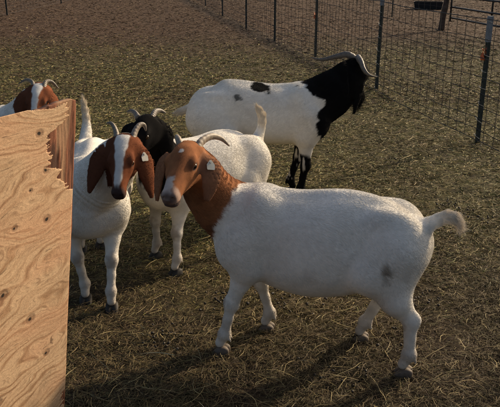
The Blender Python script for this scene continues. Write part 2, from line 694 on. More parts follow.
    S.cone(HP(.238, -.026, -.029), .0035 * hs, HP(.254, 0, -.026), .0035 * hs, .006, carve=True)
    S.cone(HP(.240, 0, .004), .002 * hs, HP(.256, 0, -.02), .003 * hs, .004, carve=True)
    for e in ears:
        S.blade(e['P'], e['W'], np.array(e['w']), np.array([.012, .0095, .0088, .0080, .007]), e.get('cup', 0))
    # tail
    tc = catmull(tailp, 7)
    tr = np.interp(np.linspace(0, 1, 7), [0, .3, .75, 1], [.032, .025, .018, .007]) * s_
    for i in range(6):
        S.cone(tc[i], tr[i], tc[i + 1], tr[i + 1], .018 if i else .045)
    if extra: extra(S)
    verts, faces = S.mesh()
    verts[:, 2] = np.maximum(verts[:, 2], .004)
    ctx = dict(poll=poll, HR=HR, hs=hs, feet=feet, joints=joints, tail=tc, R=R, root=root, s=s_, ears=ears, neck=C, L=L)
    # head-frame coordinates of a point set
    hc = lambda p: ((p - poll) @ HR.T) / hs
    ctx['hc'] = hc
    # muscle, rib and skin-fold relief
    fn_ = np.cross(verts[faces[:, 2]] - verts[faces[:, 0]], verts[faces[:, 3]] - verts[faces[:, 1]])
    vn = np.zeros_like(verts)
    for j in range(4): np.add.at(vn, faces[:, j], fn_)
    vn /= np.linalg.norm(vn, axis=1)[:, None] + 1e-12
    hv = hc(verts)
    free = 1.0 - ((hv[:, 0] > -.03) & (np.linalg.norm(hv, axis=1) < .30)) * 1.0
    free *= 1.0 - near_ear(verts, ctx, .06) * 1.0
    body_m = sstep(.30 * s_, .42 * s_, verts[:, 2])
    dsp = (fbm(verts, 5.5, 2, 41) - .5) * .020 * body_m * (np.abs(verts[:, 0]) < .5 * s_) 
    ncu = catmull(C, 30)
    dn_ = np.linalg.norm(verts[:, None, :] - ncu[None, ::2], axis=2)
    tn = dn_.argmin(1) / 14.0
    nkm = sstep(.12, .3, tn) * sstep(.95, .75, tn) * (dn_.min(1) < .17 * s_)
    wr = verts @ unit(ncu[-1] - ncu[0])
    dsp = dsp + .0022 * (furf is None) * np.sin(wr * 6.2832 / .030 + 5 * vnoise(verts, 9, 12)) * nkm * vnoise(verts, 7, 14)
    verts = verts + vn * (dsp * free)[:, None]
    verts[:, 2] = np.maximum(verts[:, 2], .004)
    col, fl = coat(verts, ctx)
    body = mesh_obj('body', verts, faces, M_SKIN, E, True, col)
    # --- fur
    a, b, c, d = (verts[faces[:, i]] for i in range(4))
    nr = np.cross(c - a, d - b)
    area = np.linalg.norm(nr, axis=1)
    nr /= area[:, None] + 1e-12
    pick = rng.choice(len(faces), nfur, p=area / area.sum())
    u, v = rng.random((2, nfur, 1))
    P0 = (a[pick] * (1 - u) * (1 - v) + b[pick] * u * (1 - v) + c[pick] * u * v + d[pick] * (1 - u) * v)
    nn = nr[pick]
    col, fl = coat(P0, ctx)
    h = hc(P0)
    ish = (h[:, 0] > -.05) & (h[:, 0] < .27) & (np.abs(h[:, 1]) < .075) & (np.abs(h[:, 2]) < .10)
    flow = np.tile(V(-.8, 0, -.55), (nfur, 1))
    low = sstep(.45 * s_, .33 * s_, P0[:, 2])[:, None]
    flow = flow * (1 - low) + V(-.1, 0, -1) * low
    # along the tail and the ears
    dT = np.linalg.norm(P0[:, None] - tc[None], axis=2)
    it = dT.argmin(1)
    tdir = np.gradient(tc, axis=0)
    tdir /= np.linalg.norm(tdir, axis=1)[:, None]
    ist = (dT.min(1) < .04 * s_) & (P0[:, 0] < T['st'].min() + .03) | (dT[:, 2:].min(1) < .035 * s_)
    flow[ist] = tdir[it[ist]]
    flow[ish] = -HR[0] + nn[ish] * .0 + V(0, 0, -.3)
    isear = np.zeros(nfur, bool)
    for e in ears:
        Q = catmull(e['P'], 8)
        dd = np.linalg.norm(P0[:, None] - Q[None, 2:], axis=2).min(1)
        m = dd < .045 * hs
        m &= ~((h[:, 0] > .0) & (np.abs(h[:, 1]) < .052))
        isear |= m
        flow[m] = unit(Q[-1] - Q[0])
    wob = np.stack([vnoise(P0, 14, k) - .5 for k in (1, 2, 3)], 1) * .5
    flow = flow + wob + rng.normal(0, .08, (nfur, 3))
    flow[ist] += rng.normal(0, .22, (ist.sum(), 3))
    flow -= nn * (flow * nn).sum(1)[:, None]
    flow /= np.linalg.norm(flow, axis=1)[:, None] + 1e-9
    ln = furlen * s_ * rng.uniform(.6, 1.25, nfur) * (.75 + .6 * vnoise(P0, 9, 5))
    ln = ln * (1 - .45 * low[:, 0])
    ln[ish] *= .42
    ln[isear] *= .4
    tt = it[ist] / 6.0
    ln[ist] *= (1.2 + 2.1 * sstep(.2, .9, tt))
    ln = ln * fl
    if furf is not None: ln = ln * furf(P0, ctx)
    keep = (fl > .05)
    keep &= P0[:, 2] > .05
    hh = h - V(.087, 0, .020)
    keep &= ~((np.abs(hh[:, 0]) < .017) & (np.abs(hh[:, 2]) < .013) & (np.abs(h[:, 1]) > .035) & (np.abs(h[:, 1]) < .07))
    P0, nn, flow, ln, col = P0[keep], nn[keep], flow[keep], ln[keep], col[keep]
    lift = (rng.uniform(.02, .12, len(P0)) * np.where(ish[keep], .6, 1))[:, None]
    ln = ln[:, None]
    pts = np.stack([P0 - nn * .001, P0 + (flow * .5 + nn * lift * .55) * ln, P0 + (flow + nn * lift * .55 + V(0, 0, -.08)) * ln], 1)
    r0 = rng.uniform(.00035, .00075, (len(P0), 1)) * (1.25 if res > .0055 else 1)
    rad = r0 * np.array([[1, .75, .12]])
    col = np.clip(col * (1 + rng.uniform(-1, 1, (len(col), 1)) * np.where(col[:, :1] > .4, .06, .24)), 0, .92)
    hair_obj('fur', pts, rad, col, M_FUR, E)
    # --- horns
    for hp in horns:
        n = 46
        Q = catmull(hp, n)
        t = np.linspace(0, 1, n)
        rr = hornr * s_ * (1 - t) ** .72 + .0022
        rr = rr * (1 + .05 * np.sin(t * 70) * (1 - t))
        v_, f_ = tube(Q, rr, 14, flat=.72)
        cc = np.repeat(np.clip(1.0 - .35 * t, .2, 1), 14)[:, None] * np.array(horncol)
        mesh_obj('horn', v_, f_, M_HORN, E, True, cc)
    # --- eyes
    for sy in (1, -1):
        ev, ef = [], []
        nu, nv = 16, 10
        for i in range(nv + 1):
            for j in range(nu):
                th_, ph = math.pi * i / nv, 2 * math.pi * j / nu
                ev.append((.0125 * math.sin(th_) * math.cos(ph), .0125 * math.cos(th_), .0125 * math.sin(th_) * math.sin(ph)))
        for i in range(nv):
            for j in range(nu):
                ef.append((i * nu + j, i * nu + (j + 1) % nu, (i + 1) * nu + (j + 1) % nu, (i + 1) * nu + j))
        eo = mesh_obj('eye', ev, ef, M_EYE, E)
        p = HP(.087, sy * .0490, .0205)
        out = unit(HR.T @ V(.25, sy, .12))
        xx = unit(hx - out * (hx @ out))
        zz = np.cross(xx, out)
        mt = Matrix(((xx[0], out[0], zz[0], p[0]), (xx[1], out[1], zz[1], p[1]), (xx[2], out[2], zz[2], p[2]), (0, 0, 0, 1)))
        eo.matrix_local = mt @ Matrix.Scale(hs, 4)
    # --- hooves: two claws each
    for (kn, ft, f) in joints:
        H = Sdf(f + V(-.045, -.045, -.012) * s_, f + V(.075, .045, .07) * s_, .0035)
        for q in (-1, 1):
            HRq = np.array([unit(V(1, q * .06, 0)), unit(V(-q * .06, 1, 0)), V(0, 0, 1)])
            H.sweep(f + V(-.002, q * .0150, -.016) * s_, HRq, np.array([-.032, -.026, -.01, .010, .028, .042, .049]) * s_,
                    np.array([.034, .040, .046, .042, .030, .016, .004]) * s_, np.array([.0, -.006, -.008, -.008, -.008, -.008, -.004]) * s_,
                    np.array([.006, .012, .0165, .0165, .0145, .010, .003]) * s_, .004, 3.0)
        hv, hf = H.mesh()
        mesh_obj('hoof', hv, hf, flat_mat_cached(hooves), E)
    if tagpos is not None:
        for ei, tq, ac in tagpos:
            Q = catmull(ears[ei]['P'], 41)
            q0 = int(tq * 40)
            Tn = unit(Q[q0 + 1] - Q[q0])
            wv = unit(ears[ei]['W'] - Tn * (ears[ei]['W'] @ Tn))
            nrm = np.cross(Tn, wv)
            if (R.T @ nrm)[1] > 0: nrm = -nrm
            p = Q[q0] + wv * ac + nrm * .0125
            upd = unit(-Tn + wv * .15)
            nrm = unit(nrm - upd * (nrm @ upd))
            side = np.cross(upd, nrm)
            mb = MB()
            out = [(-.5, -.5), (-.52, .0), (-.12, .5), (.12, .5), (.52, .0), (.5, -.5), (.42, -.58), (-.42, -.58)]
            fr = [p + side * a * .030 + upd * b * .036 + nrm * .0012 for a, b in out]
            bk = [q - nrm * .0024 for q in fr]
            n = len(out)
            mb.add(fr + bk, [tuple(range(n)), tuple(range(2 * n - 1, n - 1, -1))] + [(i, i + n, (i + 1) % n + n, (i + 1) % n) for i in range(n)])
            mb.tube([p + upd * .010 - nrm * .010, p + upd * .010 + nrm * .004], .0045, 10)
            mb.build('ear_tag', M_TAG, E)
    if beard is not None:
        n, ln, cb = beard
        b0 = HP(.19, 0, -.055)
        P = b0 + rng.normal(0, 1, (n, 3)) * V(.016, .012, .010)
        dn = V(0, 0, -1.0)
        K = 5
        t = np.linspace(0, 1, K)[None, :, None]
        dirs = dn + rng.normal(0, .10, (n, 3)) + (P - b0) * 2.0
        lg = ln * rng.uniform(.5, 1, (n, 1, 1))
        curl = (rng.normal(0, .012, (n, 1, 3)) * np.sin(t * 3.1))
        pts = P[:, None] + dirs[:, None] * lg * t - (P - b0)[:, None] * t ** 2 * .8 + curl
        rad = np.repeat(rng.uniform(.0006, .001, (n, 1)), K, 1) * np.array([[1, 1, .9, .6, .1]])
        hair_obj('beard', pts, rad, np.array(cb) * rng.uniform(.6, 1.3, (n, 1)), M_FUR, E)
    return E


_hc = {}


def flat_mat_cached(c):
    if c not in _hc: _hc[c] = flat_mat('hoof', c, .7, nscale=80)
    return _hc[c]


# ---- coats
WHITE, CREAM = V(.74, .705, .635), V(.60, .50, .36)
BROWN, DBROWN = V(.265, .110, .048), V(.085, .032, .018)
BLACK = V(.0045, .0042, .0045)
SKIN = V(.16, .105, .09)


def mixc(a, b, t):
    t = np.asarray(t)[:, None]
    return a * (1 - t) + b * t


def base_coat(p, c, white=WHITE):
    n = fbm(p, 9, 3, 2)
    col = np.tile(white, (len(p), 1)) * (.90 + .18 * n)[:, None]
    # legs, knees and belly are stained by mud
    dirt = sstep(.36 * c['s'], .02, p[:, 2]) * .5 * (.5 + vnoise(p, 30, 4)) + .16 * sstep(.5, .75, fbm(p, 6, 3, 9))
    for kn, ft, f in c['joints']:
        dk = np.linalg.norm((p - kn - V(.018, 0, 0)) * V(1, 1, .75), axis=1)
        dirt = np.maximum(dirt, .62 * sstep(.040, .018, dk + .02 * (vnoise(p, 60, 3) - .5)))
    col = mixc(col, np.tile(V(.24, .18, .125), (len(p), 1)), np.clip(dirt, 0, 1))
    # cream tail tip
    d = np.linalg.norm(p[:, None] - c['tail'][None, 3:], axis=2).min(1)
    col = mixc(col, CREAM * np.ones((len(p), 1)), .6 * sstep(.05, .02, d))
    return col, np.ones(len(p))


def face_dark(col, fl, h, nose=V(.05, .035, .032), cut=.222):
    """bare nose leather, lips, eye rims"""
    inh = (np.abs(h[:, 1]) < .07) & (np.abs(h[:, 2]) < .1)
    n = sstep(cut + .002, cut + .034, h[:, 0] + .012 * (vnoise(h, 60, 4) - .5) + .25 * np.maximum(h[:, 2], -.02)) * inh
    mouth = sstep(.008, .004, np.abs(h[:, 2] + .033)) * sstep(.185, .2, h[:, 0]) * inh
    e = np.sqrt(((h[:, 0] - .087) / 1.35) ** 2 + (h[:, 2] - .020) ** 2)
    er = sstep(.017, .012, e) * (np.abs(h[:, 1]) > .035) * inh
    k = np.clip(np.maximum(np.maximum(n, mouth), er), 0, 1)
    return mixc(col, np.tile(nose, (len(col), 1)), k), fl * (1 - np.clip(n + mouth, 0, 1))


def near_ear(p, c, r=.055):
    """inside the leaf shape of one of the ears"""
    m = np.zeros(len(p), bool)
    for e in c['ears']:
        n = 17
        Q = catmull(e['P'], n)
        w = np.interp(np.linspace(0, 1, n), np.linspace(0, 1, len(e['w'])), e['w'])
        T = np.gradient(Q, axis=0)
        T /= np.linalg.norm(T, axis=1)[:, None]
        W = e['W'] - T * (T @ e['W'])[:, None]
        W /= np.linalg.norm(W, axis=1)[:, None]
        Nn = np.cross(T, W)
        i = np.linalg.norm(p[:, None] - Q[None], axis=2).argmin(1)
        d = p - Q[i]
        a_ = np.abs((d * W[i]).sum(1))
        b_ = (d * Nn[i]).sum(1) - e.get('cup', 0) * a_ * a_
        l_ = np.abs((d * T[i]).sum(1))
        m |= (a_ < w[i] * 1.15 + .004) & (np.abs(b_) < .015) & (l_ < .02)
    return m


def coat_front(p, c):
    col, fl = base_coat(p, c)
    h = c['hc'](p)
    w = (fbm(p, 22, 3, 4) - .5) * .07
    br = sstep(.700, .722, p[:, 0] + .55 * p[:, 2] + w)
    brown = mixc(np.tile(BROWN, (len(p), 1)) * (.8 + .5 * fbm(p, 25, 3, 6))[:, None], np.tile(DBROWN, (len(p), 1)), .55 * sstep(.45, .8, fbm(p, 12, 3, 8)))
    col = mixc(col, brown, br)
    inh = (h[:, 0] > -.04) & (h[:, 0] < .27) & (np.abs(h[:, 1]) < .075) & (np.abs(h[:, 2]) < .11)
    nz = (vnoise(p, 90, 2) - .5) * .012
    star = sstep(.011, .006, np.sqrt((h[:, 0] - .055) ** 2 + (h[:, 1] / .9) ** 2) + nz) * (h[:, 2] > .02)
    snip = sstep(.165, .185, h[:, 0] + nz * 2) * sstep(.022, .014, np.abs(h[:, 1] + .008) + nz) * (h[:, 2] > -.005) * .8
    lip = sstep(.20, .215, h[:, 0] + nz) * .35
    col = mixc(col, np.tile(V(.50, .46, .42), (len(p), 1)), np.clip(np.maximum(np.maximum(star, snip), lip), 0, 1) * inh)
    col, fl = face_dark(col, fl, h, V(.075, .055, .05), .225)
    er = near_ear(p, c, .05) & ~((h[:, 0] > .0) & (np.abs(h[:, 1]) < .052))
    col = mixc(col, np.tile(V(.27, .14, .085), (len(p), 1)), er * .45)
    # mud stain on the thigh
    st = c['L'](at(387, 266, 2.50))
    d = np.linalg.norm((p - st) * V(1.0, .35, .62) @ np.array([[1, 0, .35], [0, 1, 0], [-.35, 0, 1]]), axis=1)
    col = mixc(col, np.tile(V(.20, .155, .10), (len(p), 1)), .8 * sstep(.044, .020, d + .035 * (fbm(p, 40, 2, 1) - .5)) * (p[:, 1] > .02))
    st = c['L'](at(405, 268, 2.52))
    d = np.linalg.norm((p - st) * V(1.2, .35, .6), axis=1)
    col = mixc(col, np.tile(V(.30, .25, .19), (len(p), 1)), .45 * sstep(.05, .02, d + .03 * (fbm(p, 40, 2, 1) - .5)) * (p[:, 1] > .02))
    return col, fl


def coat_blaze(dark=1.0, wb=.022):
    def f(p, c):
        col, fl = base_coat(p, c)
        h = c['hc'](p)
        inh = (h[:, 0] > -.085) & (h[:, 0] < .29) & (np.abs(h[:, 1]) < .085) & (np.abs(h[:, 2]) < .125)
        hdm = sstep(-.075, -.06, h[:, 0] + (fbm(p, 30, 2, 4) - .5) * .04) * inh
        hdm = np.maximum(hdm, near_ear(p, c, .06) * 1.0)
        brown = np.tile(V(.165, .056, .026) * dark, (len(p), 1)) * (.75 + .5 * fbm(p, 25, 3, 6))[:, None]
        dk = sstep(.0, -.045, h[:, 1]) * .75  # side of the face away from the sun painted darker
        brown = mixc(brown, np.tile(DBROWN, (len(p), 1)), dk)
        col = mixc(col, brown, hdm)
        nz = (vnoise(p, 70, 2) - .5) * .007 + (vnoise(p, 22, 6) - .5) * .012
        wid = wb - .002 + .010 * sstep(.06, .0, h[:, 0]) - .005 * sstep(.08, .14, h[:, 0]) - .010 * sstep(.18, .225, h[:, 0])
        bl = sstep(wid + .004, wid - .004, np.abs(h[:, 1]) + nz) * (h[:, 2] > -.01) * (h[:, 0] > -.05)
        col = mixc(col, np.tile(V(.62, .60, .56), (len(p), 1)), bl * inh)
        col, fl = face_dark(col, fl, h, V(.055, .036, .032), .203)
        return col, fl
    return f


def coat_black(p, c):
    col, fl = base_coat(p, c)
    h = c['hc'](p)
    w = (fbm(p, 18, 3, 4) - .5) * .10
    s = c['s']
    bl = sstep(.70 * s, .72 * s, p[:, 0] + .60 * p[:, 2] + w)
    bl = np.maximum(bl, near_ear(p, c, .06))
    ish = (h[:, 0] > -.06) & (np.linalg.norm(h, axis=1) < .33)
    bl = np.maximum(bl, ish * 1.0)
    blk = np.tile(BLACK, (len(p), 1)) * (.7 + .8 * fbm(p, 20, 3, 6))[:, None]
    col = mixc(col, blk, bl)
    return col, fl


def coat_buck(p, c):
    col, fl = base_coat(p, c)
    h = c['hc'](p)
    s = c['s']
    w = (fbm(p, 14, 3, 4) - .5) * .10
    # black neck cape with its edge running from the withers down to the brisket, a white notch in it
    bd = [c['L'](at(u_, v_, 4.58)) for u_, v_ in ((297, 74), (301, 79), (305, 85), (313, 94), (321, 97), (326, 100), (326, 104), (319, 108), (316, 116), (316, 124), (318, 133), (322, 141))]
    bz = np.array([q[2] for q in bd])[::-1]
    bx = np.array([q[0] for q in bd])[::-1]
    wj = (fbm(p, 30, 3, 4) - .5) * .05
    bl = sstep(-.008, .008, p[:, 0] - np.interp(p[:, 2] + wj * .4, bz, bx) + wj)
    bl = bl * sstep(bz[0] - .02, bz[0] + .01, p[:, 2] + w * .6)
    bl = np.maximum(bl, ((p[:, 2] > .76 * s) & (p[:, 0] > .30 * s)) * 1.0)
    bl = np.maximum(bl, near_ear(p, c, .07))
    # saddle spots
    for (u, v, Y, r, q) in ((260, 86, 4.62, .046, 1), (265, 88, 4.60, .038, 1), (295, 81, 4.64, .036, 1), (236, 97, 4.55, .022, .8), (240, 98, 4.55, .014, .7)):
        t = c['L'](at(u, v, Y))
        d = np.linalg.norm((p - t) * V(.75, .45, 1.15), axis=1)
        bl = np.maximum(bl, q * sstep(r, r - .010, d + .060 * (fbm(p, 26, 4, 7) - .5)))
    # black stockings on the front legs with white slashes
    fr = (p[:, 0] > .05 * s)
    sock = fr * (p[:, 2] < .31 * s) * sstep(.32 * s, .29 * s, p[:, 2] + w * .5 - .5 * np.clip(.26 * s - p[:, 0], -.05, .2))
    slash = sstep(.62, .70, fbm(p * V(1.5, 1.2, .30), 26, 3, 3)) * fr * (p[:, 2] > .1)
    bl = np.maximum(bl, sock * (1 - .8 * slash))
    blk = np.tile(BLACK, (len(p), 1)) * (.7 + .8 * fbm(p, 20, 3, 6))[:, None]
    col = mixc(col, blk, np.clip(bl, 0, 1))
    return col, fl


def fur_buck(p, c):
    s = c['s']
    m = sstep(.28 * s, .42 * s, p[:, 0]) * sstep(.45 * s, .6 * s, p[:, 2])
    h = c['hc'](p)
    m = m * ~((h[:, 0] > .02) & (np.linalg.norm(h, axis=1) < .3))
    back = sstep(.70 * s, .73 * s, p[:, 2]) * .5
    return 1 + 1.1 * m + back


def build_goats():
    G = 'boer goats in the pen'
    # 1. doe in front, side on, looking at the camera
    f = [ground_at(222, 351), ground_at(267, 329), ground_at(404, 373), ground_at(361, 339)]
    goat('white goat with reddish brown head and neck standing side on in front', (.27, 2.67), (-.976, .20), f,
         at(188, 155, 2.60), (-.21, -.90, -.38), coat_front,
         [[at(197, 151, 2.60), at(201, 142, 2.63), at(211, 136.5, 2.68), at(221, 138.5, 2.72), at(229.5, 146, 2.74)],
          [at(182, 151, 2.59), at(178.5, 140, 2.63), at(177, 137, 2.70), at(181, 138, 2.78)]],
         [dict(P=[at(202, 155, 2.59), at(210, 163, 2.55), at(211.5, 180, 2.52), at(207, 201, 2.51)], W=(.88, .40, 0.0), w=[.016, .036, .045, .038, .014], cup=-2.5),
          dict(P=[at(169, 154, 2.60), at(162, 163, 2.60), at(158, 180, 2.60), at(157, 201, 2.60)], W=(-.50, .85, 0.0), w=[.016, .032, .042, .034, .010], cup=2)],
         [at(421, 229, 2.58), at(434, 222, 2.57), at(446, 217, 2.56), at(455, 219, 2.55), at(459, 226, 2.55)], res=.0042,
         tagpos=[(0, .40, -.004)], group=G, nfur=150000, horncol=(.33, .28, .22), headscale=1.04, neck_mid=at(216, 199, 2.72),
         hooves=(.115, .09, .068), neck_r=(.125, .098, .070))
    # 2. doe beside the plywood, facing the camera
    f = [ground_at(112, 308), ground_at(86, 300), ground_at(101, 246), V(-.97, 3.72, 0)]
    goat('white goat with brown ears, white blaze and ear tag facing forward beside the plywood sheet', (-.80, 3.41), (.13, -.99), f,
         at(124, 149, 2.93), (-.03, -.74, -.67), coat_blaze(.9, .024),
         [[at(117, 143, 2.94), at(116, 132, 2.97), at(112, 124, 3.0), at(106.5, 123, 3.03)],
          [at(132, 143, 2.94), at(134.5, 133, 2.97), at(139, 125.5, 3.0), at(144, 125, 3.02), at(146, 131, 3.02)]],
         [dict(P=[at(110, 149, 2.93), at(101, 154, 2.92), at(95, 170, 2.90), at(89, 193, 2.88)], W=(-.88, .42, 0), w=[.018, .042, .050, .040, .010], cup=3),
          dict(P=[at(136, 145, 2.93), at(142.5, 155, 2.92), at(147, 173, 2.90), at(152, 198, 2.88)], W=(.72, .62, 0), w=[.018, .040, .048, .038, .010], cup=-3)],
         [at(86, 136, 3.80), at(86, 126, 3.84), at(85, 112, 3.86), at(83, 99, 3.85)], res=.0042,
         tagpos=[(1, .38, .0)], group=G, nfur=130000, belly=.6, horncol=(.25, .215, .175), scale=.98, headscale=.95, hornr=.019)
    # 3. black headed doe behind
    f = [ground_at(176, 273), ground_at(156, 256), V(.03, 3.83, 0), V(-.12, 4.03, 0)]
    goat('white goat with black head and short outward horns behind, half hidden by two goats', (-.26, 3.74), (-.70, -.71), f,
         at(147, 125, 3.27), (-.35, -.72, -.62), coat_black,
         [[at(152, 118, 3.28), at(155, 112, 3.31), at(160, 110.5, 3.34), at(166, 113, 3.36)],
          [at(138, 118, 3.28), at(135, 113, 3.31), at(131, 111, 3.33), at(127, 112, 3.34)]],
         [dict(P=[at(158, 125, 3.28), at(164, 130, 3.29), at(167, 145, 3.29), at(168, 166, 3.29)], W=(.75, .55, 0), w=[.018, .040, .050, .040, .012], cup=-3),
          dict(P=[at(134, 124, 3.27), at(128, 129, 3.25), at(126, 144, 3.24), at(126, 162, 3.23)], W=(-.75, .5, 0), w=[.018, .038, .046, .038, .012], cup=3)],
         [at(257, 139, 4.0), at(261, 129, 4.0), at(262, 117, 4.0), at(257.5, 107, 3.99)], res=.0055, group=G, nfur=100000, belly=.55,
         horncol=(.20, .18, .16), scale=.95, neck_r=(.12, .088, .064), headscale=1.02, hornr=.018, hooves=(.02, .018, .016))
    # 4. the buck at the back
    B = dict(st=[-.455, -.44, -.40, -.33, -.22, -.10, .03, .15, .25, .33, .39, .43, .45],
             top=[.53, .56, .60, .655, .722, .715, .700, .700, .715, .705, .66, .60, .55],
             bot=[.48, .46, .43, .40, .37, .355, .345, .34, .345, .37, .41, .46, .50],
             wid=[.03, .06, .10, .135, .15, .165, .165, .155, .15, .14, .115, .08, .04])
    for q_, sub in ((0, .035), (1, .035), (2, .03), (3, .02), (9, .0), (10, -.01), (11, -.02), (12, -.03)): B['st'][q_] += sub
    f = [V(.30, 4.80, 0), V(.36, 4.58, 0), V(-.33, 4.82, 0), V(-.22, 4.60, 0)]
    goat('big white buck with black neck, black back spots and wide spread horns', (.075, 4.70), (1, .03), f,
         at(356, 69, 4.74), (.22, .74, -.60), coat_buck,
         [[at(355, 59, 4.75), at(347, 54.5, 4.74), at(336, 56.5, 4.75), at(322, 59.5, 4.76), at(311, 57.5, 4.76)],
          [at(358, 58, 4.70), at(361, 62, 4.62), at(364, 69.5, 4.56), at(369, 75, 4.53), at(377, 77, 4.54)]],
         [dict(P=[at(358, 70, 4.68), at(359, 78, 4.63), at(358, 94, 4.62), at(354, 114, 4.62)], W=(.75, .5, 0), w=[.02, .040, .044, .034, .010], cup=2),
          dict(P=[at(349, 66, 4.82), at(345, 74, 4.84), at(345, 84, 4.85), at(347, 98, 4.86)], W=(-.5, .7, 0), w=[.02, .042, .048, .038, .012], cup=2)],
         [at(200, 103, 4.70), at(192, 107, 4.70), at(184, 110.5, 4.70), at(178, 112, 4.70)], res=.006, scale=1.13, tor=B, group=G,
         neck_r=(.135, .125, .078), headscale=1.0, brisket=.2, neck_mid=at(332, 93, 4.70), nfur=110000, furf=fur_buck, hornr=.022, horncol=(.15, .135, .12), beard=(1100, .13, (.011, .010, .010)),
         hooves=(.018, .016, .015))
    # 5. goat peeking over the board
    f = [V(-1.42, 4.16, 0), V(-1.50, 4.36, 0), V(-2.10, 4.32, 0), V(-2.12, 4.55, 0)]
    goat('goat with dark brown face and white blaze peeking over the top of the plywood sheet', (-1.78, 4.35), (.97, -.22), f,
         at(39, 94, 4.20), (.02, -.74, -.66), coat_blaze(1.15, .022),
         [[at(34, 88, 4.20), at(32, 82, 4.24), at(26, 80, 4.28), at(19, 83.5, 4.30)],
          [at(44, 88, 4.20), at(46, 82, 4.23), at(52, 82, 4.26), at(59, 89, 4.28)]],
         [dict(P=[at(30, 92, 4.19), at(24, 95, 4.17), at(20, 104, 4.16), at(18, 118, 4.15)], W=(-.8, .5, 0), w=[.018, .042, .052, .040, .012], cup=3),
          dict(P=[at(46, 89, 4.19), at(51, 95, 4.17), at(55, 104, 4.16), at(58, 118, 4.15)], W=(.55, .8, 0), w=[.018, .034, .044, .036, .012], cup=-3)],
         [V(-2.22, 4.45, .62), V(-2.27, 4.46, .68), V(-2.28, 4.46, .75), V(-2.27, 4.46, .80)], res=.006, group=G, nfur=60000, belly=.6,
         horncol=(.22, .19, .15), hornr=.017)


# ------------------------------------------------------------------ ground
def ground_height(x, y):
    p = np.stack([x, y, np.zeros_like(x)], -1).reshape(-1, 3)
    near = np.exp(-np.maximum(0, p[:, 1] - 3) / 6)
    h = (fbm(p, 1.1, 2, 11) - .5) * .030 + (fbm(p, 7, 3, 12) - .5) * .028 * (.3 + .7 * near) + (fbm(p, 40, 2, 13) - .5) * .010 * near
    fl = p[:, 0] + .205 * p[:, 1] - 3.36 + .10 * (vnoise(p, .8, 6) - .5)
    h = h + .05 * np.exp(-(fl / .16) ** 2) * sstep(7, 10, p[:, 1])
    return (h - .004).reshape(x.shape)


def axis_steps(lo, hi, fine0, fine1, step, grow=1.13):
    a = list(np.arange(fine0, fine1, step))
    s, x = step, a[-1]
    while x < hi:
        s *= grow
        x += s
        a.append(x)
    s, x = step, a[0]
    left = []
    while x > lo:
        s *= grow
        x -= s
        left.append(x)
    return np.array(left[::-1] + a)


def build_ground():
    xs = axis_steps(-400, 400, -2.6, 3.0, .016, 1.06)
    ys = axis_steps(-60, 900, 1.6, 6.0, .016, 1.035)
    X, Y = np.meshgrid(xs, ys, indexing='ij')
    Z = ground_height(X, Y)
    nx, ny = X.shape
    verts = np.stack([X, Y, Z], -1).reshape(-1, 3)
    i = np.arange(nx * ny).reshape(nx, ny)
    faces = np.stack([i[:-1, :-1], i[1:, :-1], i[1:, 1:], i[:-1, 1:]], -1).reshape(-1, 4)
    m = N('trampled_earth')
    tc = m.n('ShaderNodeTexCoord')
    P = tc.outputs['Object']
    big = m.noise(P, .55, 5, .6)
    fine = m.noise(P, 55, 8, .75)
    mid = m.noise(P, 8, 6, .65, .3)
    soil = m.ramp(fine, [(.30, (.016, .011, .007)), (.5, (.045, .030, .017)), (.62, (.085, .058, .030)), (.78, (.17, .125, .062))])
    green = m.ramp(fine, [(.30, (.026, .024, .010)), (.5, (.088, .080, .026)), (.64, (.18, .15, .05)), (.8, (.32, .25, .09))])
    brown = m.ramp(fine, [(.30, (.048, .026, .013)), (.5, (.078, .043, .022)), (.68, (.105, .060, .031)), (.82, (.15, .098, .052))])
    sep = m.n('ShaderNodeSeparateXYZ')
    m.l(P, sep.inputs[0])
    # darker soil near the camera, a grassy belt in the middle, bare brown earth farther out
    y2 = m.math('ADD', sep.outputs['Y'], m.math('MULTIPLY', m.math('SUBTRACT', big, .5), 5.0))
    g = m.ramp(m.math('DIVIDE', y2, 20.0), [(.13, (0, 0, 0)), (.20, (1, 1, 1)), (.60, (1, 1, 1)), (.84, (0, 0, 0))])
    b = m.ramp(m.math('DIVIDE', y2, 20.0), [(.54, (0, 0, 0)), (.82, (1, 1, 1))])
    c = m.mix(m.math('MULTIPLY', g, m.math('ADD', mid, .25)), soil, green)
    c = m.mix(b, c, brown)
    fx = m.math('SUBTRACT', m.math('ADD', sep.outputs['X'], m.math('MULTIPLY', sep.outputs['Y'], .205)), 3.36)
    fx = m.math('ADD', fx, m.math('MULTIPLY', m.math('SUBTRACT', mid, .5), .5))
    fx = m.math('DIVIDE', m.math('ABSOLUTE', fx), .5)
    berm = m.ramp(fx, [(.25, (1, 1, 1)), (.8, (0, 0, 0))])
    berm = m.math('MULTIPLY', berm, m.math('MULTIPLY', m.ramp(m.math('DIVIDE', sep.outputs['Y'], 20.0), [(.40, (0, 0, 0)), (.55, (1, 1, 1))]), .75))
    c = m.mix(berm, c, (.030, .020, .014))
    wet = m.ramp(mid, [(.38, (.55, .52, .50)), (.62, (1.1, 1.08, 1.05))])
    c = m.mix(1.0, c, wet, 'MULTIPLY')
    m.l(c, m.b.inputs['Base Color'])
    m.b.inputs['Roughness'].default_value = .93
    m.b.inputs['Specular IOR Level'].default_value = .2
    m.bump(m.math('ADD', fine, m.math('MULTIPLY', mid, .6)), .9, .02)
    o = mesh_obj('ground', verts, faces, m.m, None, True)
    tag(o, kind='structure')


